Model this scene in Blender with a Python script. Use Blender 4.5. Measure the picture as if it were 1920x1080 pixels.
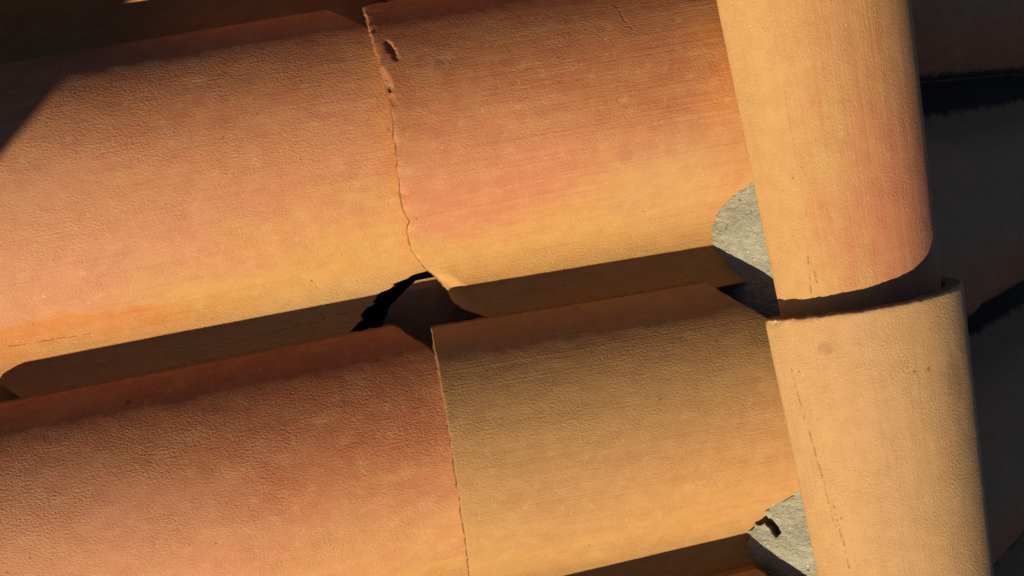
import bpy, math, random
import numpy as np
from mathutils import Matrix, Vector

for o in list(bpy.data.objects):
    bpy.data.objects.remove(o, do_unlink=True)
SC = bpy.context.scene
COL = SC.collection
rad = math.radians

# ---------------------------------------------------------------- frame of the sunlit roof slope
# roof coordinates: u up the slope (towards the ridge), v along the ridge, w out of the roof plane (metres)
PITCH = rad(21.5)
M_ROOF = Matrix.Rotation(-PITCH, 4, 'Y')            # local x = u, local y = -v, local z = w

# ---------------------------------------------------------------- camera
cam_d = bpy.data.cameras.new('camera')
cam = bpy.data.objects.new('camera', cam_d); COL.objects.link(cam)
R = Matrix(((0.97630, 0.18992, -0.10375), (-0.18286, 0.98036, 0.07390), (0.11575, -0.05318, 0.99185)))
cam.matrix_world = M_ROOF @ (Matrix.Translation((-0.0263, -0.1967, 1.0025)) @ R.to_4x4())
cam_d.sensor_width = 36.0
cam_d.lens = 36.0 * 2000 / 1920
cam_d.clip_start = 0.02
cam_d.clip_end = 2000
SC.camera = cam

# ---------------------------------------------------------------- sky and low evening sun
SUN_ROOF = Vector((-0.80, -1.0, 0.87)).normalized()    # towards the sun, in roof coordinates (x=u, y=-v, z=w)
SUN = (M_ROOF.to_3x3() @ SUN_ROOF).normalized()
elev = math.asin(SUN.z)
az = math.atan2(SUN.x, SUN.y)
world = bpy.data.worlds.new('World'); SC.world = world; world.use_nodes = True
wn = world.node_tree; bg = wn.nodes['Background']
sky = wn.nodes.new('ShaderNodeTexSky'); sky.sky_type = 'NISHITA'; sky.sun_disc = False
sky.sun_elevation = elev; sky.sun_rotation = az
sky.air_density = 0.4; sky.dust_density = 0.3; sky.ozone_density = 1.0
wn.links.new(sky.outputs[0], bg.inputs[0]); bg.inputs[1].default_value = 0.05
sd = bpy.data.lights.new('sun', 'SUN'); sd.energy = 5.0; sd.angle = rad(0.5); sd.color = (1.0, 0.78, 0.50)
sun = bpy.data.objects.new('sun', sd); COL.objects.link(sun)
sun.rotation_euler = (-SUN).to_track_quat('-Z', 'Y').to_euler()
SC.view_settings.view_transform = 'Standard'; SC.view_settings.look = 'None'
SC.view_settings.exposure = 0.58; SC.view_settings.gamma = 1.0
SC.view_settings.use_curve_mapping = False
try:
    SC.cycles.max_bounces = 5; SC.cycles.diffuse_bounces = 3; SC.cycles.glossy_bounces = 1; SC.cycles.use_denoising = True
except Exception:
    pass

# ---------------------------------------------------------------- helpers
def vnoise(x, y, seed=0):
    """smooth value noise in about [-1, 1] at array coordinates x, y"""
    x = np.asarray(x, float); y = np.asarray(y, float)
    xi = np.floor(x).astype(np.int64); yi = np.floor(y).astype(np.int64)
    fx = x - xi; fy = y - yi
    fx = fx * fx * (3 - 2 * fx); fy = fy * fy * (3 - 2 * fy)
    def h(a, b):
        n = (a * 374761393 + b * 668265263 + seed * 982451653) & 0xFFFFFFFF
        n = ((n ^ (n >> 13)) * 1274126177) & 0xFFFFFFFF
        n = (n ^ (n >> 16)) & 0xFFFF
        return n / 32767.5 - 1.0
    return (h(xi, yi) * (1 - fx) + h(xi + 1, yi) * fx) * (1 - fy) + (h(xi, yi + 1) * (1 - fx) + h(xi + 1, yi + 1) * fx) * fy

def fbm(x, y, seed=0, octaves=4, gain=0.5):
    a, t = 1.0, 0.0
    for k in range(octaves):
        t = t + a * vnoise(x * 2 ** k, y * 2 ** k, seed + 17 * k); a *= gain
    return t

def ss(a, b, x):
    t = np.clip((np.asarray(x, float) - a) / (b - a), 0, 1)
    return t * t * (3 - 2 * t)

def mesh_from_grids(name, grids, mat, sharp=38.0, edge_mat=None, edge_from=2):
    """grids: list of (V[n,m,3], UV[n,m,2]) ; welded afterwards by distance"""
    vs, uvs, fs, mi = [], [], [], []
    base = 0
    for gi, (V, U) in enumerate(grids):
        n, m = V.shape[:2]
        idx = base + np.arange(n * m).reshape(n, m)
        f = np.stack([idx[:-1, :-1], idx[1:, :-1], idx[1:, 1:], idx[:-1, 1:]], -1).reshape(-1, 4)
        vs.append(V.reshape(-1, 3)); uvs.append(U.reshape(-1, 2)); fs.append(f); base += n * m
        mi.append(np.full(len(f), 1 if (edge_mat is not None and gi >= edge_from) else 0, np.int32))
    vs = np.concatenate(vs); uvs = np.concatenate(uvs); fs = np.concatenate(fs)
    # weld identical positions, keep uv per loop
    key = np.round(vs * 2e5).astype(np.int64)
    _, first, inv = np.unique(key, axis=0, return_index=True, return_inverse=True)
    inv = inv.reshape(-1)
    wf = inv[fs]
    bad = (wf[:, 0] == wf[:, 1]) | (wf[:, 1] == wf[:, 2]) | (wf[:, 2] == wf[:, 3]) | (wf[:, 3] == wf[:, 0])
    wf = wf[~bad]; fsu = fs[~bad]; mi = np.concatenate(mi)[~bad]
    me = bpy.data.meshes.new(name)
    me.vertices.add(len(first)); me.vertices.foreach_set('co', vs[first].astype(np.float32).ravel())
    me.loops.add(wf.size); me.loops.foreach_set('vertex_index', wf.astype(np.int32).ravel())
    me.polygons.add(len(wf)); me.polygons.foreach_set('loop_start', np.arange(0, wf.size, 4, dtype=np.int32))
    uvl = me.uv_layers.new(name='UVMap')
    me.update(calc_edges=True)
    uvl.data.foreach_set('uv', uvs[fsu.ravel()].astype(np.float32).ravel())
    me.shade_smooth()
    me.set_sharp_from_angle(angle=rad(sharp))
    me.materials.append(mat)
    if edge_mat is not None:
        me.materials.append(edge_mat); me.polygons.foreach_set('material_index', mi)
    return me

def add_part(name, me, parent, loc=(0, 0, 0), rot=(0, 0, 0), label=None):
    o = bpy.data.objects.new(name, me); COL.objects.link(o)
    o.parent = parent; o.location = loc; o.rotation_euler = rot
    if label: o['label'] = label
    return o

def thing(name, label, cat, mat=None, group=None):
    o = bpy.data.objects.new(name, None); COL.objects.link(o)
    o.empty_display_size = 0.1
    if mat is not None: o.matrix_world = mat
    o['label'] = label; o['category'] = cat
    if group: o['group'] = group
    return o

# ---------------------------------------------------------------- materials
class NT:
    def __init__(s, name):
        s.m = bpy.data.materials.new(name); s.m.use_nodes = True
        s.t = s.m.node_tree; s.b = s.t.nodes['Principled BSDF']
    def n(s, kind, **kw):
        x = s.t.nodes.new('ShaderNode' + kind)
        for k, v in kw.items(): setattr(x, k, v)
        return x
    def link(s, a, b): s.t.links.new(a, b)
    def _in(s, sock, v):
        if hasattr(v, 'node'): s.link(v, sock)
        else: sock.default_value = v
    def math(s, op, a, b=0.0, c=None, clamp=False):
        x = s.n('Math', operation=op); x.use_clamp = clamp
        s._in(x.inputs[0], a); s._in(x.inputs[1], b)
        if c is not None: s._in(x.inputs[2], c)
        return x.outputs[0]
    def mix(s, f, a, b, mode='MIX'):
        x = s.n('Mix', data_type='RGBA', blend_type=mode)
        s._in(x.inputs[0], f); s._in(x.inputs[6], a if hasattr(a, 'node') else (*a, 1)); s._in(x.inputs[7], b if hasattr(b, 'node') else (*b, 1))
        return x.outputs[2]
    def ramp(s, v, lo, hi):
        x = s.n('MapRange', interpolation_type='SMOOTHSTEP')
        s._in(x.inputs[0], v); x.inputs[1].default_value = lo; x.inputs[2].default_value = hi
        return x.outputs[0]
    def noise(s, vec, scale, detail=2.0, rough=0.5, dist=0.0, typ=None):
        x = s.n('TexNoise'); s.link(vec, x.inputs['Vector'])
        x.inputs['Scale'].default_value = scale; x.inputs['Detail'].default_value = detail
        x.inputs['Roughness'].default_value = rough; x.inputs['Distortion'].default_value = dist
        return x.outputs[0]
    def vec(s, a, scale=(1, 1, 1), off=(0, 0, 0)):
        x = s.n('Mapping'); s.link(a, x.inputs[0]); x.inputs['Scale'].default_value = scale; x.inputs['Location'].default_value = off
        return x.outputs[0]

def segment_mask(N, p, segs, warp=0.002):
    """hairline cracks and scratches: distance to short line segments on the tile, a little wavy"""
    nz = N.n('TexNoise'); N.link(p, nz.inputs['Vector']); nz.inputs['Scale'].default_value = 90; nz.inputs['Detail'].default_value = 3
    sub = N.n('VectorMath', operation='SUBTRACT'); N.link(nz.outputs[1], sub.inputs[0]); sub.inputs[1].default_value = (.5, .5, .5)
    mad = N.n('VectorMath', operation='MULTIPLY_ADD'); N.link(sub.outputs[0], mad.inputs[0]); mad.inputs[1].default_value = (warp * 2,) * 3; N.link(p, mad.inputs[2])
    flat = N.n('VectorMath', operation='MULTIPLY'); N.link(mad.outputs[0], flat.inputs[0]); flat.inputs[1].default_value = (1, 1, 0)
    tot = None
    for (a, b, wd) in segs:
        A = Vector((a[0], a[1], 0)); B = Vector((b[0], b[1], 0)); D = B - A
        pa = N.n('VectorMath', operation='SUBTRACT'); N.link(flat.outputs[0], pa.inputs[0]); pa.inputs[1].default_value = A
        dt = N.n('VectorMath', operation='DOT_PRODUCT'); N.link(pa.outputs[0], dt.inputs[0]); dt.inputs[1].default_value = D / max(D.length_squared, 1e-9)
        h = N.math('ADD', dt.outputs['Value'], 0.0, clamp=True)
        sc = N.n('VectorMath', operation='SCALE'); sc.inputs[0].default_value = D; N.link(h, sc.inputs['Scale'])
        df = N.n('VectorMath', operation='SUBTRACT'); N.link(pa.outputs[0], df.inputs[0]); N.link(sc.outputs[0], df.inputs[1])
        ln = N.n('VectorMath', operation='LENGTH'); N.link(df.outputs[0], ln.inputs[0])
        m = N.ramp(ln.outputs['Value'], wd, wd * 0.35)
        tot = m if tot is None else N.math('MAXIMUM', tot, m)
    return tot

BUFF = (0.62, 0.355, 0.115)
PALE = (0.64, 0.42, 0.18)
RED = (0.45, 0.140, 0.062)
PINK = (0.60, 0.235, 0.130)
ORANGE = (0.62, 0.225, 0.050)

def clay(name, zones, seed, base=BUFF, lines=0.5, grain=1.0, cracks=(), stains=(), pits=(), grime=(), black=0.0, tone=.64, wear=.5):
    """fired clay: flashed colour zones and some painted bounce light (each an oval patch in tile coordinates: u, v, half-length, half-width, colour, amount),
    extrusion streaks along the tile and sandy relief"""
    N = NT(name); nd = N.t.nodes
    tc = N.n('TexCoord'); obj = tc.outputs['Object']; uv = tc.outputs['UV']
    ob = N.vec(obj, off=(seed * 3.7, seed * 1.3, seed * .7))
    uvo = N.vec(uv, off=(seed * 2.1, seed * 5.3, 0))
    sep = N.n('SeparateXYZ'); N.link(uv, sep.inputs[0]); U, S = sep.outputs[0], sep.outputs[1]
    warp = N.noise(N.vec(uvo, (1, 2.2, 1)), 9, 3, .55)
    warp2 = N.noise(N.vec(uvo, (.55, 2.0, 1), (5, 3, 0)), 42, 3, .65)
    wv = N.math('ADD', N.math('MULTIPLY', N.math('SUBTRACT', warp, .5), 1.45), N.math('MULTIPLY', N.math('SUBTRACT', warp2, .5), .65))
    col = N.n('RGB'); col.outputs[0].default_value = (*base, 1); c = col.outputs[0]
    for (u0, s0, lu, ls, cc, amt, soft) in zones:
        du = N.math('DIVIDE', N.math('SUBTRACT', U, u0), lu); ds = N.math('DIVIDE', N.math('SUBTRACT', S, s0), ls)
        r = N.math('SQRT', N.math('ADD', N.math('MULTIPLY', du, du), N.math('MULTIPLY', ds, ds)))
        f = N.ramp(N.math('ADD', r, wv), 1 + soft, 1 - soft)
        c = N.mix(N.math('MULTIPLY', f, amt), c, cc)
    # pale bloom, streaks along the extrusion, fine specks
    bl = N.ramp(N.noise(N.vec(uvo, (1, 1.6, 1), (9, 1, 0)), 22, 3, .62), .48, .75)
    c = N.mix(N.math('MULTIPLY', bl, .24), c, PALE)
    b2 = N.ramp(N.noise(N.vec(uvo, (1, 1.3, 1), (4, 6, 0)), 75, 3, .7), .56, .70)
    c = N.mix(N.math('MULTIPLY', b2, .32), c, (.70, .47, .25))
    st = N.noise(N.vec(uvo, (5, 520, 1)), 1.0, 2, .6)
    stf = N.ramp(st, .35, .7)
    c = N.mix(N.math('MULTIPLY', stf, .17 * lines), c, (.72, .44, .22))
    c = N.mix(N.math('MULTIPLY', N.ramp(st, .42, .22), .22 * lines), c, (.30, .13, .06))
    g0 = N.noise(ob, 300, 3, .62)
    g1 = N.noise(ob, 700, 1, .6)
    sp = N.ramp(g1, .60, .74)
    c = N.mix(N.math('MULTIPLY', sp, .22), c, (.78, .60, .42))
    sp2 = N.ramp(g0, .40, .26)
    c = N.mix(N.math('MULTIPLY', sp2, .30), c, (.26, .13, .08))
    pit = N.n('TexVoronoi'); N.link(ob, pit.inputs['Vector']); pit.inputs['Scale'].default_value = 95
    pr = N.n('SeparateColor'); N.link(pit.outputs['Color'], pr.inputs[0])
    pm = N.math('MULTIPLY', N.ramp(pit.outputs['Distance'], .16, .07), N.math('GREATER_THAN', pr.outputs[0], .955))
    c = N.mix(N.math('MULTIPLY', pm, .6), c, (.14, .07, .045))
    pw = N.math('MULTIPLY', N.ramp(pit.outputs['Distance'], .10, .04), N.math('LESS_THAN', pr.outputs[0], .06))
    c = N.mix(N.math('MULTIPLY', pw, .7), c, (.85, .72, .52))
    # a broad mottling of value
    mo = N.noise(N.vec(uvo, (1, 1, 1), (2, 8, 0)), 60, 3, .65)
    c = N.mix(.12, c, N.mix(N.ramp(mo, .3, .7), (.36, .16, .075), (.76, .49, .25)))
    for (u0, s0, ru, rs, amt) in stains:
        du = N.math('DIVIDE', N.math('SUBTRACT', U, u0), ru); ds = N.math('DIVIDE', N.math('SUBTRACT', S, s0), rs)
        r = N.math('SQRT', N.math('ADD', N.math('MULTIPLY', du, du), N.math('MULTIPLY', ds, ds)))
        f = N.ramp(N.math('ADD', r, N.math('MULTIPLY', N.math('SUBTRACT', g0, .5), 1.6)), 1.1, .6)
        c = N.mix(N.math('MULTIPLY', f, amt), c, (.20, .11, .07))
    pt = None
    for (u0, s0, ru, rs) in pits:                      # pitted, scuffed patch
        du = N.math('DIVIDE', N.math('SUBTRACT', U, u0), ru); ds = N.math('DIVIDE', N.math('SUBTRACT', S, s0), rs)
        r = N.math('ADD', N.math('MULTIPLY', du, du), N.math('MULTIPLY', ds, ds))
        q = N.math('MULTIPLY', N.ramp(N.math('ADD', r, N.math('MULTIPLY', N.math('SUBTRACT', warp2, .5), 3.0)), 1.0, .2), N.ramp(N.noise(N.vec(uvo, (230, 420, 1), (7, 7, 0)), 1.0, 3, .75), .53, .70))
        pt = q if pt is None else N.math('MAXIMUM', pt, q)
    if pits: c = N.mix(N.math('MULTIPLY', pt, .34), c, (.26, .12, .05))
    for (s0, s1, soft) in grime:                       # black growth in a band along the tile
        e = N.math('MULTIPLY', N.math('SUBTRACT', N.noise(N.vec(uvo, (1, 1, 1)), 45, 2, .5), .5), .018)
        ds = N.math('ADD', S, e)
        f = N.math('MULTIPLY', N.ramp(ds, s0 - soft, s0), N.ramp(ds, s1 + soft, s1))
        c = N.mix(f, c, (.010, .009, .009))
    ck = None
    if cracks:
        ck = segment_mask(N, uv, cracks)
        ck = N.math('MULTIPLY', ck, N.ramp(N.noise(uvo, 160, 2, .6), .40, .62))
        c = N.mix(N.math('MULTIPLY', ck, wear), c, (.13, .06, .03))
    if black > 0:
        bk = N.ramp(N.noise(N.vec(uvo, (1, 1, 1)), 30, 4, .7), .62 - black * .3, .72 - black * .3)
        c = N.mix(bk, c, (.012, .011, .011))
    c = N.mix(1.0, c, (tone, tone, tone), 'MULTIPLY')               # fired clay reflects about a third of the light
    N.link(c, N.b.inputs['Base Color'])
    N.b.inputs['Roughness'].default_value = .88
    N.b.inputs['Specular IOR Level'].default_value = .25
    # relief
    gs = N.noise(N.vec(uvo, (400, 540, 1)), 1.0, 2, .75)
    ga = N.noise(N.vec(uvo, (1, 1.5, 1), (8, 2, 0)), 16, 2, .6)
    gs = N.math('MULTIPLY', gs, N.math('MULTIPLY_ADD', N.ramp(ga, .32, .68), .75, .55))
    lm = N.ramp(N.noise(N.vec(uvo, (2, 14, 1), (3, 3, 0)), 1.0, 1, .5), .35, .65)
    ln = N.noise(N.vec(uvo, (2.5, 560, 1), (0, 4, 0)), 1.0, 1, .6)
    h = N.math('MULTIPLY', gs, 1.0 * grain)
    h = N.math('ADD', h, N.math('MULTIPLY', N.math('MULTIPLY', ln, lm), .28 * lines))
    if pits: h = N.math('ADD', h, N.math('MULTIPLY', pt, -.8))
    if ck is not None: h = N.math('ADD', h, N.math('MULTIPLY', ck, -.8))
    bp = N.n('Bump'); bp.inputs['Strength'].default_value = 1.0; bp.inputs['Distance'].default_value = .00086
    N.link(h, bp.inputs['Height']); N.link(bp.outputs[0], N.b.inputs['Normal'])
    return N.m

def mortar_mat(name, col=(.375, .39, .335)):
    N = NT(name); tc = N.n('TexCoord'); ob = tc.outputs['Object']
    a = N.noise(ob, 60, 5, .65); b = N.noise(ob, 500, 3, .6)
    c = N.mix(N.ramp(a, .3, .7), tuple(x * .82 for x in col), tuple(min(1, x * 1.12) for x in col))
    c = N.mix(N.math('MULTIPLY', N.ramp(b, .56, .72), .55), c, (.62, .61, .54))
    c = N.mix(N.math('MULTIPLY', N.ramp(b, .42, .28), .55), c, (.14, .13, .11))
    vo = N.n('TexVoronoi'); N.link(ob, vo.inputs['Vector']); vo.inputs['Scale'].default_value = 240
    sc = N.n('SeparateColor'); N.link(vo.outputs['Color'], sc.inputs[0])
    gl = N.math('MULTIPLY', N.ramp(vo.outputs['Distance'], .32, .18), N.math('GREATER_THAN', sc.outputs[0], .88))
    c = N.mix(gl, c, (.82, .78, .68))
    dk = N.math('MULTIPLY', N.ramp(vo.outputs['Distance'], .34, .2), N.math('LESS_THAN', sc.outputs[1], .06))
    c = N.mix(dk, c, (.10, .09, .08))
    c = N.mix(1.0, c, (.66, .66, .64), 'MULTIPLY')
    N.link(c, N.b.inputs['Base Color'])
    N.b.inputs['Roughness'].default_value = .8
    h = N.math('ADD', N.math('MULTIPLY', b, .6), N.math('ADD', N.math('MULTIPLY', gl, .5), N.noise(ob, 180, 4, .65)))
    bp = N.n('Bump'); bp.inputs['Strength'].default_value = .9; bp.inputs['Distance'].default_value = .0022
    N.link(h, bp.inputs['Height']); N.link(bp.outputs[0], N.b.inputs['Normal'])
    return N.m

def plain_mat(name, c1, c2, scale, rough=.9, bump=.003):
    N = NT(name); tc = N.n('TexCoord'); ob = tc.outputs['Object']
    a = N.noise(ob, scale, 6, .65); b = N.noise(ob, scale * 12, 3, .6)
    c = N.mix(N.ramp(a, .32, .68), c1, c2)
    N.link(c, N.b.inputs['Base Color']); N.b.inputs['Roughness'].default_value = rough
    bp = N.n('Bump'); bp.inputs['Strength'].default_value = .7; bp.inputs['Distance'].default_value = bump
    N.link(N.math('ADD', a, b), bp.inputs['Height']); N.link(bp.outputs[0], N.b.inputs['Normal'])
    return N.m

# ---------------------------------------------------------------- the clay tile: profile of an S tile
PITCH_V, EXPO, THICK, LIFT = 0.29, 0.395, 0.011, 0.013
A_, W0, CREST, VP, RP2 = 0.112, 0.020, 0.078, 0.263, 0.09
HB = CREST - W0
RB = (A_ ** 2 + HB ** 2) / (2 * HB); WC = CREST - RB
RP = ((VP - A_) ** 2 + WC ** 2 - RB ** 2) / (2 * (RB + WC))
VJ = VP - RP * (VP - A_) / (RB + RP)
V_END = 0.311

def prof(v):
    v = np.asarray(v, float)
    b = WC + np.sqrt(np.maximum(RB ** 2 - (v - A_) ** 2, 1e-9))
    p = RP - np.sqrt(np.maximum(RP ** 2 - np.minimum(v - VP, 0) ** 2, 1e-9))
    q = RP2 - np.sqrt(np.maximum(RP2 ** 2 - np.maximum(v - VP, 0) ** 2, 1e-9))
    return np.where(v < VJ, b, np.where(v < VP, p, q))

# sample the profile evenly along its arc length
_vv = np.linspace(0, V_END, 4000); _ww = prof(_vv)
_s = np.concatenate([[0], np.cumsum(np.hypot(np.diff(_vv), np.diff(_ww)))])
S_TOT = float(_s[-1])
def v_at_s(s): return np.interp(s, _s, _vv)
def s_at_v(v): return np.interp(v, _vv, _s)

def edge_samples(L, n, fine=(0, .0006, .0016, .003, .005)):
    """parameter samples 0..L with a few close ones at each end for the worn, rounded arris"""
    inner = np.linspace(.008, L - .008, n)
    return np.concatenate([fine, inner, L - np.array(fine[::-1])])

def tile_mesh(name, mat, u0, u1, seed, ns=150, nu=180, disp=None, rough=1.0):
    """u0(v), u1(v): lower (front) and upper (head) edge of the tile in u for every v"""
    s = edge_samples(S_TOT, ns); v = v_at_s(s); w = prof(v)
    a = u0(v); b = u1(v)
    L = .46
    t = edge_samples(L, nu) / L
    Ug = a[:, None] + (b - a)[:, None] * t[None, :]
    Vg = np.repeat(v[:, None], len(t), 1); Sg = np.repeat(s[:, None], len(t), 1)
    Wg = np.repeat(w[:, None], len(t), 1) + LIFT * (1 - Ug / EXPO)
    # distance to the nearest edge -> rounded arris
    du = np.minimum(Ug - a[:, None], b[:, None] - Ug); dsd = np.minimum(Sg, S_TOT - Sg)
    rr = .0011
    def rnd(d): x = np.clip(1 - d / rr, 0, 1); return rr * (1 - np.sqrt(np.maximum(1 - x * x, 0))) * .8
    drop = np.maximum(rnd(du), rnd(dsd))
    lump = .0005 * fbm(Ug * 3, Sg * 9, seed, 2) + .00008 * rough * fbm(Ug * 60, Sg * 90, seed + 5, 3)
    wob = .0005 * fbm(Ug * 60, Sg * 60, seed + 9, 3)
    # normal of the profile in (v, w)
    dw = np.gradient(w, v); nv = -dw / np.hypot(1, dw); nw = 1 / np.hypot(1, dw)
    off = lump - drop
    if disp is not None: off = off + disp(Ug, Vg, Sg)
    Vt = Vg + nv[:, None] * off; Wt = Wg + nw[:, None] * off
    # crumbly front edge
    top = np.stack([Ug, -Vt, Wt], -1)
    UV = np.stack([Ug, Sg], -1)
    th = THICK * (1 + .06 * vnoise(Ug * 20, Sg * 20, seed + 3))
    bot = np.stack([Ug, -Vg, Wg - th], -1)
    step_s = np.unique(np.concatenate([np.arange(0, len(s), 1)])); 
    def wall(tp, bt, seed2, out):
        k = np.linspace(0, 1, 6)
        g = tp[:, None, :] * (1 - k)[None, :, None] + bt[:, None, :] * k[None, :, None]
        n1 = fbm(np.arange(len(tp))[:, None] * .35 + 0 * k[None, :], k[None, :] * 3 + 0 * tp[:, :1], seed2, 3)
        m = np.sin(np.pi * k)[None, :]
        return g + out[None, None, :] * (n1 * m * .0011 + m * .0008)[..., None]
    front = wall(top[:, 0], bot[:, 0], seed + 21, np.array([-1., 0, 0]))
    head = wall(top[:, -1], bot[:, -1], seed + 22, np.array([1., 0, 0]))
    free = wall(top[0], bot[0], seed + 23, np.array([0, 1., 0]))
    lip = wall(top[-1], bot[-1], seed + 24, np.array([0, -1., 0]))
    def uvof(g): return np.stack([g[..., 0] + .003 * g[..., 2], -g[..., 1] + g[..., 2]], -1)
    grids = [(top.transpose(1, 0, 2)[:, ::-1], UV.transpose(1, 0, 2)[:, ::-1]), (bot, UV), (front[::-1], uvof(front)[::-1]), (head, uvof(head)), (free, uvof(free)), (lip[::-1], uvof(lip)[::-1])]
    grids[0] = (top, UV); grids[1] = (bot[::-1], UV[::-1])
    # orient consistently: outward normals
    fixed = []
    cen = np.array([np.mean(Ug), -np.mean(Vg), np.mean(Wg) - .006])
    want = [np.array([0, 0, 1.]), np.array([0, 0, -1.]), np.array([-1., 0, 0]), np.array([1., 0, 0]), np.array([0, 1., 0]), np.array([0, -1., 0])]
    for (V, Uq), wd in zip(grids, want):
        e1 = V[1:, :-1] - V[:-1, :-1]; e2 = V[:-1, 1:] - V[:-1, :-1]
        nn = np.cross(e1, e2).reshape(-1, 3).sum(0)
        if nn @ wd < 0: V = V[::-1]; Uq = Uq[::-1]
        fixed.append((V, Uq))
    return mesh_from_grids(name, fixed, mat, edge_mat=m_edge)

def jag(seed, amp=.0005, f=200):
    return lambda v: amp * fbm(np.asarray(v) * f, 0 * np.asarray(v) + seed, seed, 4, .6)

def pan_clip(v, u_in=.055, v0=.262):
    """the front corner of the pan is cut off slantwise"""
    return np.clip((v - v0) / (V_END - v0), 0, 1) * u_in
def head_clip(v, start, v1=.075, depth=.085):
    """the head corner on the barrel side is cut off slantwise"""
    return -np.clip(1 - v / v1, 0, 1) * depth + start

def std_tile(seed, head=.455, clip_depth=.088):
    j0, j1 = jag(seed), jag(seed + 50, .0008)
    return (lambda v: j0(v) + pan_clip(v)), (lambda v: head + j1(v) - np.clip(1 - v / .078, 0, 1) * clip_depth)

# =========================================================================== LARGE STRUCTURE
# the ridge: axis of the ridge tiles in roof coordinates
RU, RW = 0.3815, 0.050
XC = RU * math.cos(PITCH) - RW * math.sin(PITCH)
Z_R = RU * math.sin(PITCH) + RW * math.cos(PITCH)

slope_sun = thing('roof_slope', 'sunlit roof slope of glowing terracotta tiles left of the ridge', 'roof', M_ROOF)
M_BACK = Matrix.Translation((XC, 0, 0)) @ Matrix.Rotation(math.pi, 4, 'Z') @ Matrix.Translation((-XC, 0, 0)) @ M_ROOF
slope_back = thing('roof_slope', 'dark shaded roof slope with black grime beyond the ridge', 'roof', M_BACK)
ridge = thing('roof_ridge', 'row of half-round ridge tiles bedded in grey mortar at right', 'ridge', M_ROOF @ Matrix.Translation((RU, 0, RW)) @ Matrix.Rotation(PITCH, 4, 'Y'))

deck_mat = plain_mat('roofing_felt', (.022, .018, .016), (.045, .036, .03), 30)
def deck_mesh():
    n, m = 12, 12
    x = np.linspace(-1.9, RU - .03, n)
    x = np.linspace(-1.9, .335, n); y = np.linspace(-1.6, 1.6, m)
    X, Y = np.meshgrid(x, y, indexing='ij')
    Z = np.full_like(X, -.062)
    return mesh_from_grids('roof_deck', [(np.stack([X, Y, Z], -1), np.stack([X, Y], -1))], deck_mat)
dm = deck_mesh()
add_part('roof_deck', dm, slope_sun)
add_part('roof_deck', dm, slope_back)

# =========================================================================== TILES OF THE SUNLIT SLOPE
m_edge = clay('clay_worn_edge_gap_shade', [(.1, .2, .4, .3, (.40, .19, .10), .8, .6)], 11, base=(.50, .28, .15), lines=0, grain=1.6, tone=.42)  # worn edge clay, darkened further to stand in for the joint's gap shade
m_A_left = clay('clay_rose_buff', [
    (.15, .09, .50, .135, PINK, .92, .40), (.24, .05, .34, .06, RED, .65, .5), (.02, .20, .20, .11, (.60, .28, .175), .85, .5), (.05, .295, .19, .030, ORANGE, .85, .30),
    (.405, .13, .022, .13, ORANGE, .65, .7), (.28, .325, .3, .035, PALE, .7, .5)], 1, lines=1.1, grain=.95,  # narrow orange oval paints light bounced off the next tile's lit front
    cracks=[((.20, .325), (.30, .318), .0006), ((.30, .318), (.395, .312), .0005), ((.03, .285), (.10, .288), .0005)])
m_A_right = clay('clay_red_orange', [
    (.14, .08, .45, .125, RED, .95, .35), (.08, .195, .14, .055, PINK, .9, .5), (.315, .16, .035, .14, ORANGE, .75, .6),
    (.26, .235, .08, .05, (.55, .33, .17), .5, .6)], 2, lines=1.3, grain=.8,
    cracks=[((.215, .050), (.222, .075), .0011), ((.222, .075), (.228, .090), .0008)],
    stains=[(.053, .088, .006, .006, .5), (.29, .045, .02, .02, .5), (.20, .195, .010, .008, .15)])
m_B_left = clay('clay_rose_red', [
    (.15, .10, .50, .15, PINK, .92, .45), (.24, .075, .36, .085, RED, .85, .5),
    (.02, .16, .20, .10, (.60, .29, .185), .7, .6), (.33, .22, .10, .05, (.60, .32, .13), .6, .6)], 3, lines=.4, grain=1.2, stains=[(.13, .028, .003, .003, .8)])
m_B_right = clay('clay_tan', [
    (.14, .10, .32, .12, (.46, .26, .11), .8, .5), (.26, .21, .10, .07, (.60, .30, .10), .45, .6), (.12, .02, .4, .045, (.46, .25, .10), .6, .5)], 4,
    base=(.56, .325, .110), lines=1.2, grain=.8)
m_row_up = clay('clay_russet', [(.2, .1, .5, .2, RED, .8, .6), (.3, .2, .2, .1, ORANGE, .6, .6)], 5)
m_row_down = clay('clay_ochre', [(.1, .12, .3, .14, PINK, .7, .6), (.35, .2, .1, .1, ORANGE, .6, .6)], 6)

def dents_A_right(U, V, S):
    # two oval chips next to the front edge and one bite out of it lower down
    d = np.zeros_like(U)
    for (u0, s0, ru, rs, dep, tilt) in [(.016, .066, .0034, .0120, .0024, .25), (.0060, .094, .0036, .012, .0026, .2), (.008, .112, .003, .006, .0014, .1)]:
        uu = (U - u0 - tilt * (S - s0)) / ru; sv = (S - s0) / rs
        r = uu ** 2 + sv ** 2 + .30 * fbm(U * 420, S * 300, 78, 2)
        d -= dep * np.clip(1 - r, 0, 1) ** .6
    # broken facet at the swept-back corner
    uc = A_right_u0(V[:, :1])
    fc = np.exp(-((V - .262) / .014) ** 2) * np.clip(1 - (U - uc - .35 * (V - .25)) / .012, 0, 1)
    d -= .0055 * fc
    # crumbled arris
    e = np.clip(1 - U / .007, 0, 1)
    d -= e * .0022 * np.clip(fbm(S * 130, S * 0 + 3, 77, 3) + .2, 0, 1.3)
    return d

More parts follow.
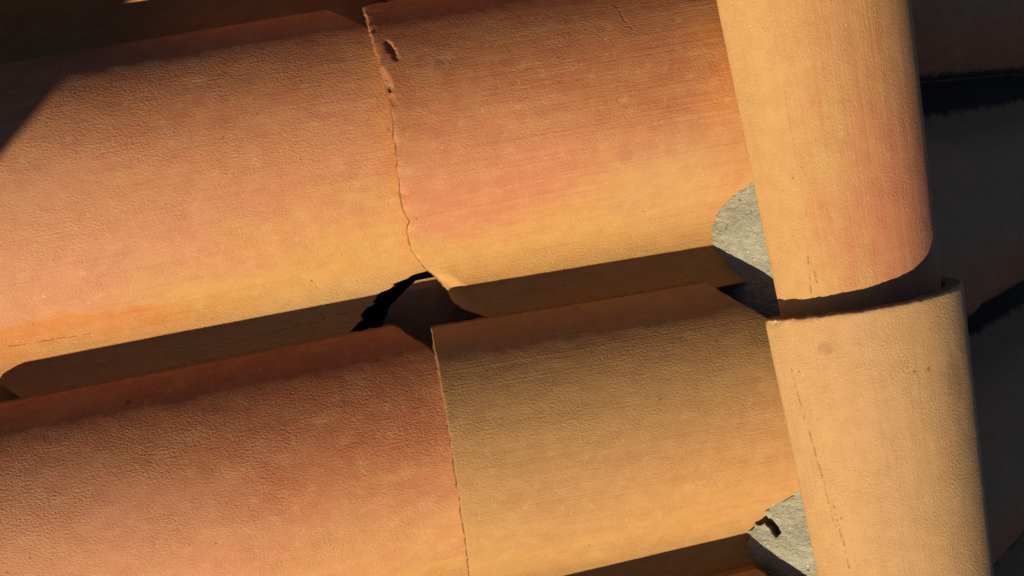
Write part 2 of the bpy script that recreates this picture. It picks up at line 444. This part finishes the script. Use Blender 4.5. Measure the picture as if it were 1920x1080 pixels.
# the right-hand (upper) tiles
jA = jag(31, .0008, 160)
def A_right_u0(v):
    v = np.asarray(v)
    u = jA(v) + .006 * np.exp(-((v - .095) / .05) ** 2)
    u = u + .0035 * np.exp(-((v - .196) / .005) ** 2)          # bite low on the slope
    u = u + ss(.210, .272, v) ** 1.3 * .028                     # broken, swept-back corner
    u = u + ss(.272, .322, v) * .062
    return u
def right_u1(seed, start):
    jj = jag(seed, .0007)
    return lambda v: np.where(np.asarray(v) < .085, start + (.345 - start) * np.clip(np.asarray(v) / .075, 0, 1), .345) + jj(v)
t_A_right = tile_mesh('roof_tile', m_A_right, A_right_u0, right_u1(61, .275), 12, 200, 190, dents_A_right)
add_part('roof_tile', t_A_right, slope_sun, (-.0095, .004, 0), (0, 0, 0), 'red and orange tile with chipped front edge and broken lower corner')

jB = jag(33, .0004, 260)
t_B_right = tile_mesh('roof_tile', m_B_right, lambda v: jB(v) + pan_clip(v), right_u1(62, .262), 14, 190, 190)
add_part('roof_tile', t_B_right, slope_sun, (-.0045, -.2905, 0), (0, 0, rad(-1.9)), 'tan olive tile with fine ribbed lines beside the lower mortar')

# the left-hand (lower) tiles: the upper one has lost its pan corner
_jh = jag(36, .0040, 260)
def A_left_u1(v):
    v = np.asarray(v)
    brk = np.interp(v, [0, .246, .249, .253, .260, .269, .278, .29, .311], [.455, .455, .393, .378, .361, .352, .336, .326, .318])
    clip = -np.clip(1 - v / .078, 0, 1) * .092
    return brk + clip + np.where(v > .246, _jh(v), 0)
jAl = jag(35)
t_A_left = tile_mesh('roof_tile', m_A_left, lambda v: jAl(v) + pan_clip(v, .055), A_left_u1, 11, 260, 200)
add_part('roof_tile', t_A_left, slope_sun, (-.4045, .005, 0), (0, 0, rad(.4)), 'rose and buff tile with a jagged hole at its upper corner')

u0, u1 = std_tile(37, .455, .088)
t_B_left = tile_mesh('roof_tile', m_B_left, u0, u1, 13, 190, 190)
add_part('roof_tile', t_B_left, slope_sun, (-.4045, -.283, 0), (0, 0, 0), 'rose red tile with clipped orange corner at lower left')

# neighbours at the edge of the picture and just outside it
u0, u1 = std_tile(40)
t_up = tile_mesh('roof_tile', m_row_up, u0, u1, 15, 110, 110)
t_up_r = tile_mesh('roof_tile', m_row_up, u0, right_u1(66, .27), 16, 110, 110)
_, u1d = std_tile(41, .455, .0)
t_dn = tile_mesh('roof_tile', m_row_down, u0, u1d, 17, 90, 90)
t_dn_r = tile_mesh('roof_tile', m_row_down, u0, right_u1(67, .265), 18, 90, 90)
rnd = random.Random(5)
for j in (-3, -2, -1, 0, 1, 2, 3):
    for i in (-2, -1, 0):
        if j in (0, 1) and i > -2: continue
        me = {True: (t_up_r if i == 0 else t_up), False: (t_dn_r if i == 0 else t_dn)}[j < 0]
        lab = None
        dz = 0; vj = -j * PITCH_V + rnd.uniform(-.002, .002)
        if i == -2: vj = {0: .004, 1: -.283}.get(j, vj)          # in line with the tiles they tuck under
        if (i, j) == (-1, -1): lab = 'shaded russet tile along the top left edge'; dz = -.0125
        add_part('roof_tile', me, slope_sun, (-.006 + i * EXPO - (.004 if i < 0 else 0), vj, dz), (0, 0, rad(rnd.uniform(-.4, .4))), lab)

# =========================================================================== RIDGE TILES
m_ridge1 = clay('clay_ridge_rose', [(.20, .175, .5, .100, (.56, .27, .105), .85, .6), (.335, .155, .12, .075, (.60, .215, .12), .95, .5)], 7,
                base=(.63, .395, .160), lines=1.5, grain=.8, wear=.32,
                cracks=[((.348, .047), (.385, .043), .0009), ((.362, .050), (.372, .052), .0012)])
m_ridge2 = clay('clay_ridge_buff', [(.2, .12, .4, .16, (.57, .355, .175), .6, .6), (.06, .22, .3, .06, (.50, .32, .15), .5, .6), (.25, .03, .3, .03, (.64, .42, .19), .6, .6)], 8,
                base=(.58, .375, .185), lines=1.4, grain=.85, wear=.32, cracks=[((.045, .021), (.09, .024), .0006), ((.10, .026), (.15, .031), .0009), ((.148, .030), (.19, .034), .0011), ((.17, .036), (.24, .041), .0009)],
                stains=[(.028, .055, .006, .007, .22), (.075, .165, .024, .013, .24), (.06, .135, .0025, .0025, .5), (.06, .122, .002, .002, .5)])

def ridge_mesh(name, mat, seed, R0, R1, L=.46, T=.0145, ns=150, nl=170, chip=None):
    a = np.linspace(0, 1, 7)
    ph = np.concatenate([[-1.60, -1.594, -1.585, -1.57], np.linspace(-1.545, 1.545, ns), [1.57, 1.585, 1.594, 1.60]])
    t = edge_samples(L, nl)
    PH, TT = np.meshgrid(ph, t, indexing='ij')
    Rr = R0 + (R1 - R0) * TT / L
    s = (PH + 1.6) * .095
    rr = .0024
    dedge = np.minimum(np.minimum(TT, L - TT), np.minimum(PH + 1.6, 1.6 - PH) * .095)
    x = np.clip(1 - dedge / rr, 0, 1); drop = rr * (1 - np.sqrt(1 - x * x)) * .8
    off = .0005 * fbm(s * 10, TT * 3, seed, 2) + .00008 * fbm(s * 90, TT * 60, seed + 4, 3) - drop
    if chip is not None: off = off + chip(s, TT)
    end0 = .0005 * fbm(s[:, :1] * 200, s[:, :1] * 0 + 1, seed + 8, 4)       # wavy cut end
    end1 = .0005 * fbm(s[:, :1] * 200, s[:, :1] * 0 + 5, seed + 9, 4)
    Y = TT + end0 * (1 - TT / L) + end1 * TT / L
    def surf(Rq): return np.stack([Rq * np.sin(PH), -Y, Rq * np.cos(PH)], -1)
    out = surf(Rr + off); inn = surf(Rr - T)
    UVo = np.stack([TT, s], -1)
    def wall(tp, bt):
        k = np.linspace(0, 1, 6)
        return tp[:, None, :] * (1 - k)[None, :, None] + bt[:, None, :] * k[None, :, None]
    def rough_end(g, sgn, sd):
        n = fbm(np.arange(g.shape[0])[:, None] * .3 + 0 * g[..., 0], np.linspace(0, 3, g.shape[1])[None, :] + 0 * g[..., 0], sd, 3)
        m = np.sin(np.pi * np.linspace(0, 1, g.shape[1]))[None, :]
        g[..., 1] += sgn * n * m * .0013
        return g
    w0 = rough_end(wall(out[:, 0], inn[:, 0]), 1, seed + 31); w1 = rough_end(wall(out[:, -1], inn[:, -1]), -1, seed + 32)
    w2 = wall(out[0], inn[0]); w3 = wall(out[-1], inn[-1])
    def uvw(g): return np.stack([-g[..., 1] + .1 * g[..., 2], np.arctan2(g[..., 0], g[..., 2]) * .095 + .152 + np.hypot(g[..., 0], g[..., 2])], -1)
    grids = []
    def orient(V, U, fn):
        e1 = V[1:, :-1] - V[:-1, :-1]; e2 = V[:-1, 1:] - V[:-1, :-1]
        nn = np.cross(e1, e2)
        if (nn * fn(V[:-1, :-1])).sum() < 0: V = V[::-1]; U = U[::-1]
        grids.append((V, U))
    rdir = lambda p: p * np.array([1, 0, 1.])
    orient(out, UVo, rdir); orient(inn, UVo, lambda p: -rdir(p))
    orient(w0, uvw(w0), lambda p: np.array([0, 1., 0]) + 0 * p); orient(w1, uvw(w1), lambda p: np.array([0, -1., 0]) + 0 * p)
    orient(w2, uvw(w2), lambda p: np.array([0, 0, -1.]) + 0 * p); orient(w3, uvw(w3), lambda p: np.array([0, 0, -1.]) + 0 * p)
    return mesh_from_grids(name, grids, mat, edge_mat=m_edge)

def chip_r2(s, t):
    # the left end corner of the rim is crumbled
    e = np.exp(-((s - .012) / .022) ** 2) * np.clip(1 - t / .006, 0, 1)
    e2 = np.clip(1 - t / .004, 0, 1) * np.clip(fbm(s * 120, s * 0 + 2, 91, 3), 0, 1)
    return -.004 * e * np.clip(.6 + fbm(s * 160, t * 160, 92, 3), 0, 1.5) - .0005 * e2
RX = .40
r1 = ridge_mesh('ridge_tile', m_ridge1, 21, .1005, .0795)
r2 = ridge_mesh('ridge_tile', m_ridge2, 22, .1005, .0805, chip=chip_r2)
V_R2 = .336
add_part('ridge_tile', r1, ridge, (.0005, -(V_R2 - RX), 0), (0, 0, 0), 'upper ridge tile, buff flushed with rose, in the shadow of the next')
add_part('ridge_tile', r2, ridge, (0, -V_R2, 0), (0, 0, 0), 'lower plain buff ridge tile whose rim laps over the upper one')
add_part('ridge_tile', r2, ridge, (0, -(V_R2 - 2 * RX), 0))
add_part('ridge_tile', r1, ridge, (0, -(V_R2 + RX), 0))

# =========================================================================== MORTAR
m_mortar = mortar_mat('mortar_grey')
m_mortar_dark = mortar_mat('mortar_dark', (.17, .17, .165))  # darker mortar for the slope behind the ridge

def mortar_mesh(name, seed, v0, v1, ub, slope=1.25, holes=(), n=150, m=120, mat=None, back=.34, hmax=.088, V_OFF=0.0, rag=.0, gapd=.006):
    v = np.linspace(v0, v1, n); h = np.linspace(-.016, hmax, m)
    V, H = np.meshgrid(v, h, indexing='ij')
    U = ub + slope * np.maximum(H, -.016) + .0008 * fbm(V * 40, H * 40, seed, 2) + .0005 * fbm(V * 330, H * 330, seed + 2, 3)
    # ragged open joint where the mortar has shrunk from the clay
    vt = (V - V_OFF) % PITCH_V
    gap = H - prof(np.clip(vt, 0, V_END)) - LIFT * (1 - .28 / EXPO)
    vm = .262 + V_OFF + PITCH_V * np.floor((v0 + .1 - V_OFF) / PITCH_V)
    U = U - .007 * np.exp(-((V - vm - .004) / .030) ** 2) * ss(-.01, .004, H)        # belly of the trowelled lump
    U = U + gapd * np.exp(-np.maximum(gap, 0) / .0011) * ss(-.1, .6, fbm(V * 200, H * 200, seed + 8, 3) + rag) * ss(.14, .17, vt) * ss(.272, .262, vt)
    for (hv, hh, rv, rh, dep, ang) in holes:
        x = (V - hv) * math.cos(ang) + (H - hh) * math.sin(ang); y = -(V - hv) * math.sin(ang) + (H - hh) * math.cos(ang)
        r = (x / rv) ** 2 + (y / rh) ** 2 + .35 * fbm(V * 260, H * 260, seed + 6, 2)
        k = dep * ss(1.0, .7, r); U = U + .6 * k; V = V + .9 * k; H = H - .45 * k
    f = np.stack([U, -V, H], -1)
    V, H = np.meshgrid(v, h, indexing='ij')
    b = np.stack([np.full_like(U, back), -V, H], -1)
    for q in (0, -1): f[q, :, 1:] = b[q, :, 1:]; f[:, q, 1:] = b[:, q, 1:]
    def wall(p, q): return np.stack([p, q], 1)
    def orient(g, d):
        e1 = g[1:, :-1] - g[:-1, :-1]; e2 = g[:-1, 1:] - g[:-1, :-1]
        return g[::-1] if (np.cross(e1, e2).reshape(-1, 3).sum(0) @ np.array(d)) < 0 else g
    gs = [orient(f, (-1, 0, 0)), orient(b, (1, 0, 0)), orient(wall(f[:, -1], b[:, -1]), (0, 0, 1)), orient(wall(f[:, 0], b[:, 0]), (0, 0, -1)),
          orient(wall(f[0], b[0]), (0, 1, 0)), orient(wall(f[-1], b[-1]), (0, -1, 0))]
    return mesh_from_grids(name, [(g, g[..., :2]) for g in gs], mat or m_mortar, 60)

inv_ridge = ridge.matrix_world.inverted() @ M_ROOF
def add_mortar(me, label=None, parent=ridge, frame=inv_ridge):
    o = bpy.data.objects.new('mortar', me); COL.objects.link(o); o.parent = parent
    o.matrix_local = frame
    if label: o['label'] = label
    return o
add_mortar(mortar_mesh('mortar', 41, .16, .345, .2800, V_OFF=-.004, rag=-.1, gapd=.0018), 'smooth grey mortar plug, half in shadow, under the upper ridge tile')
add_mortar(mortar_mesh('mortar', 43, .45, .635, .262, slope=1.12, V_OFF=.2905 - PITCH_V + .008, rag=.35, holes=[(.543, .0215, .012, .0034, .030, .30), (.536, .0125, .0075, .0050, .028, .2), (.5450, .0060, .003, .0025, .014, 0), (.553, .003, .0015, .0015, .008, 0)]),
           'pitted grey mortar plug with two dark hollows at lower right')
for k, j in enumerate((-3, -2, -1, 2, 3)):
    add_mortar(mortar_mesh('mortar', 50 + k, .16 + j * PITCH_V, .345 + j * PITCH_V, .272, n=40, m=30))

# =========================================================================== SHADED SLOPE BEHIND THE RIDGE
m_back = clay('clay_weathered', [(.25, .14, .5, .10, (.46, .26, .13), .8, .6), (.2, .03, .5, .06, (.62, .17, .055), .9, .6)], 9, base=(.46, .26, .13), lines=.2, grain=1.3, grime=[(-.1, .006, .012), (.30, .5, .012)], pits=[(.1, .06, .3, .06)])  # red oval near the free edge paints warm bounce light into the clay
t_bk_r = tile_mesh('roof_tile', m_back, u0, right_u1(68, .30), 25, 130, 120, rough=2.0)
t_bk = tile_mesh('roof_tile', m_back, u0, u1, 26, 90, 90)
V_BK = -.14
for j in range(-5, 5):
    for i in (-2, -1, 0):
        add_part('roof_tile', t_bk_r if i == 0 else t_bk, slope_back, (.02 + i * EXPO, -(V_BK + j * PITCH_V), 0), (0, 0, rad(rnd.uniform(-.5, .5))))
for k, j in enumerate(range(-5, 5)):
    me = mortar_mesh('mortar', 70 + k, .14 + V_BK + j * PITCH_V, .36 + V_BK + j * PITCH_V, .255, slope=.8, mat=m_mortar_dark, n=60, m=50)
    o = bpy.data.objects.new('mortar', me); COL.objects.link(o); o.parent = slope_back

# =========================================================================== LOOSE BROKEN PIECE IN THE HOLE
m_frag = clay('clay_fragment', [(.02, .02, .1, .1, (.50, .24, .13), .8, .6)], 10, base=(.56, .31, .16), lines=.4)
def fragment_mesh():
    v = np.linspace(.2475, .318, 50)
    jj = jag(90, .002, 130)
    ua = np.interp(v, [.2475, .252, .258, .266, .28, .30, .318], [-.022, -.030, -.040, -.048, -.060, -.066, -.06]) + jj(v)
    ub = np.full_like(v, .062) + jag(91, .003, 90)(v)
    t = np.linspace(0, 1, 50)
    U = ua[:, None] + (ub - ua)[:, None] * t[None]
    V = np.repeat(v[:, None], 50, 1)
    W = np.repeat((RP2 - np.sqrt(RP2 ** 2 - np.clip(v - VP, -.08, .08) ** 2))[:, None], 50, 1)
    W = .5 * W - .45 * np.maximum(V - .256, 0) + .0006 * fbm(U * 60, V * 60, 93, 3)
    top = np.stack([U, -V, W], -1); bot = np.stack([U, -V, W - .010], -1)
    def wall(p, q): return np.stack([p, .5 * (p + q), q], 1)
    def orient(g, d):
        e1 = g[1:, :-1] - g[:-1, :-1]; e2 = g[:-1, 1:] - g[:-1, :-1]
        return g[::-1] if (np.cross(e1, e2).reshape(-1, 3).sum(0) @ np.array(d)) < 0 else g
    gs = [orient(top, (0, 0, 1)), orient(bot, (0, 0, -1)), orient(wall(top[:, 0], bot[:, 0]), (-1, 0, 0)), orient(wall(top[:, -1], bot[:, -1]), (1, 0, 0)),
          orient(wall(top[0], bot[0]), (0, 1, 0)), orient(wall(top[-1], bot[-1]), (0, -1, 0))]
    return mesh_from_grids('tile_fragment', [(g, np.stack([g[..., 0], -g[..., 1] + g[..., 2]], -1)) for g in gs], m_frag)
frag = bpy.data.objects.new('tile_fragment', fragment_mesh()); COL.objects.link(frag)
frag.matrix_world = M_ROOF @ Matrix.Translation((.014, 0, -.0035))
frag['label'] = 'dark broken piece of tile sunk in the hole between the four tiles'; frag['category'] = 'tile fragment'

# =========================================================================== CHIMNEY OUTSIDE THE FRAME (its edge casts the slanting shadow)
m_stucco = plain_mat('stucco', (.52, .46, .38), (.62, .56, .47), 9, .9, .004)
m_cap = plain_mat('chimney_cap_concrete', (.30, .28, .26), (.42, .40, .37), 14, .9, .004)
def bevel_box(name, size, mat, bev=.012):
    import bmesh
    bm = bmesh.new(); bmesh.ops.create_cube(bm, size=1.0)
    bmesh.ops.scale(bm, vec=size, verts=bm.verts)
    bmesh.ops.bevel(bm, geom=bm.edges[:], offset=bev, segments=2, affect='EDGES', profile=.6)
    me = bpy.data.meshes.new(name); bm.to_mesh(me); bm.free(); me.materials.append(mat)
    return me
_up = Vector((math.sin(PITCH), 0, math.cos(PITCH))); _n = _up.cross(SUN_ROOF)          # plane swept by a vertical edge along the sun's rays
_p = Vector((-.290, -.056, .085))                                                     # a point of the shadow's edge on the tiles
CV = .75
corner = M_ROOF @ Vector(((_n.dot(_p) + _n.y * CV) / _n.x, -CV, 0))
CW, CH = .62, 1.9
ch = thing('chimney', 'stucco chimney out of frame whose edge throws the slanting shadow at upper left', 'chimney', Matrix.Translation((corner.x - CW / 2, corner.y + CW / 2, corner.z)))
add_part('chimney_stack', bevel_box('chimney_stack', (CW, CW, CH), m_stucco), ch, (0, 0, .55))
add_part('chimney_cap', bevel_box('chimney_cap', (CW + .10, CW + .10, .07), m_cap), ch, (0, 0, .55 + CH / 2 + .036))
add_part('flue', bevel_box('flue', (.26, .26, .22), m_row_up), ch, (0, 0, .55 + CH / 2 + .07 + .11))

# =========================================================================== GROUND FAR BELOW
m_ground = plain_mat('dry_ground', (.11, .09, .06), (.16, .14, .09), .25, .95, .02)
gx = np.linspace(-400, 400, 30); GX, GY = np.meshgrid(gx, gx, indexing='ij')
gm = mesh_from_grids('ground', [(np.stack([GX, GY, np.full_like(GX, -5.0)], -1), np.stack([GX, GY], -1))], m_ground)
g = bpy.data.objects.new('ground', gm); COL.objects.link(g); g['kind'] = 'structure'
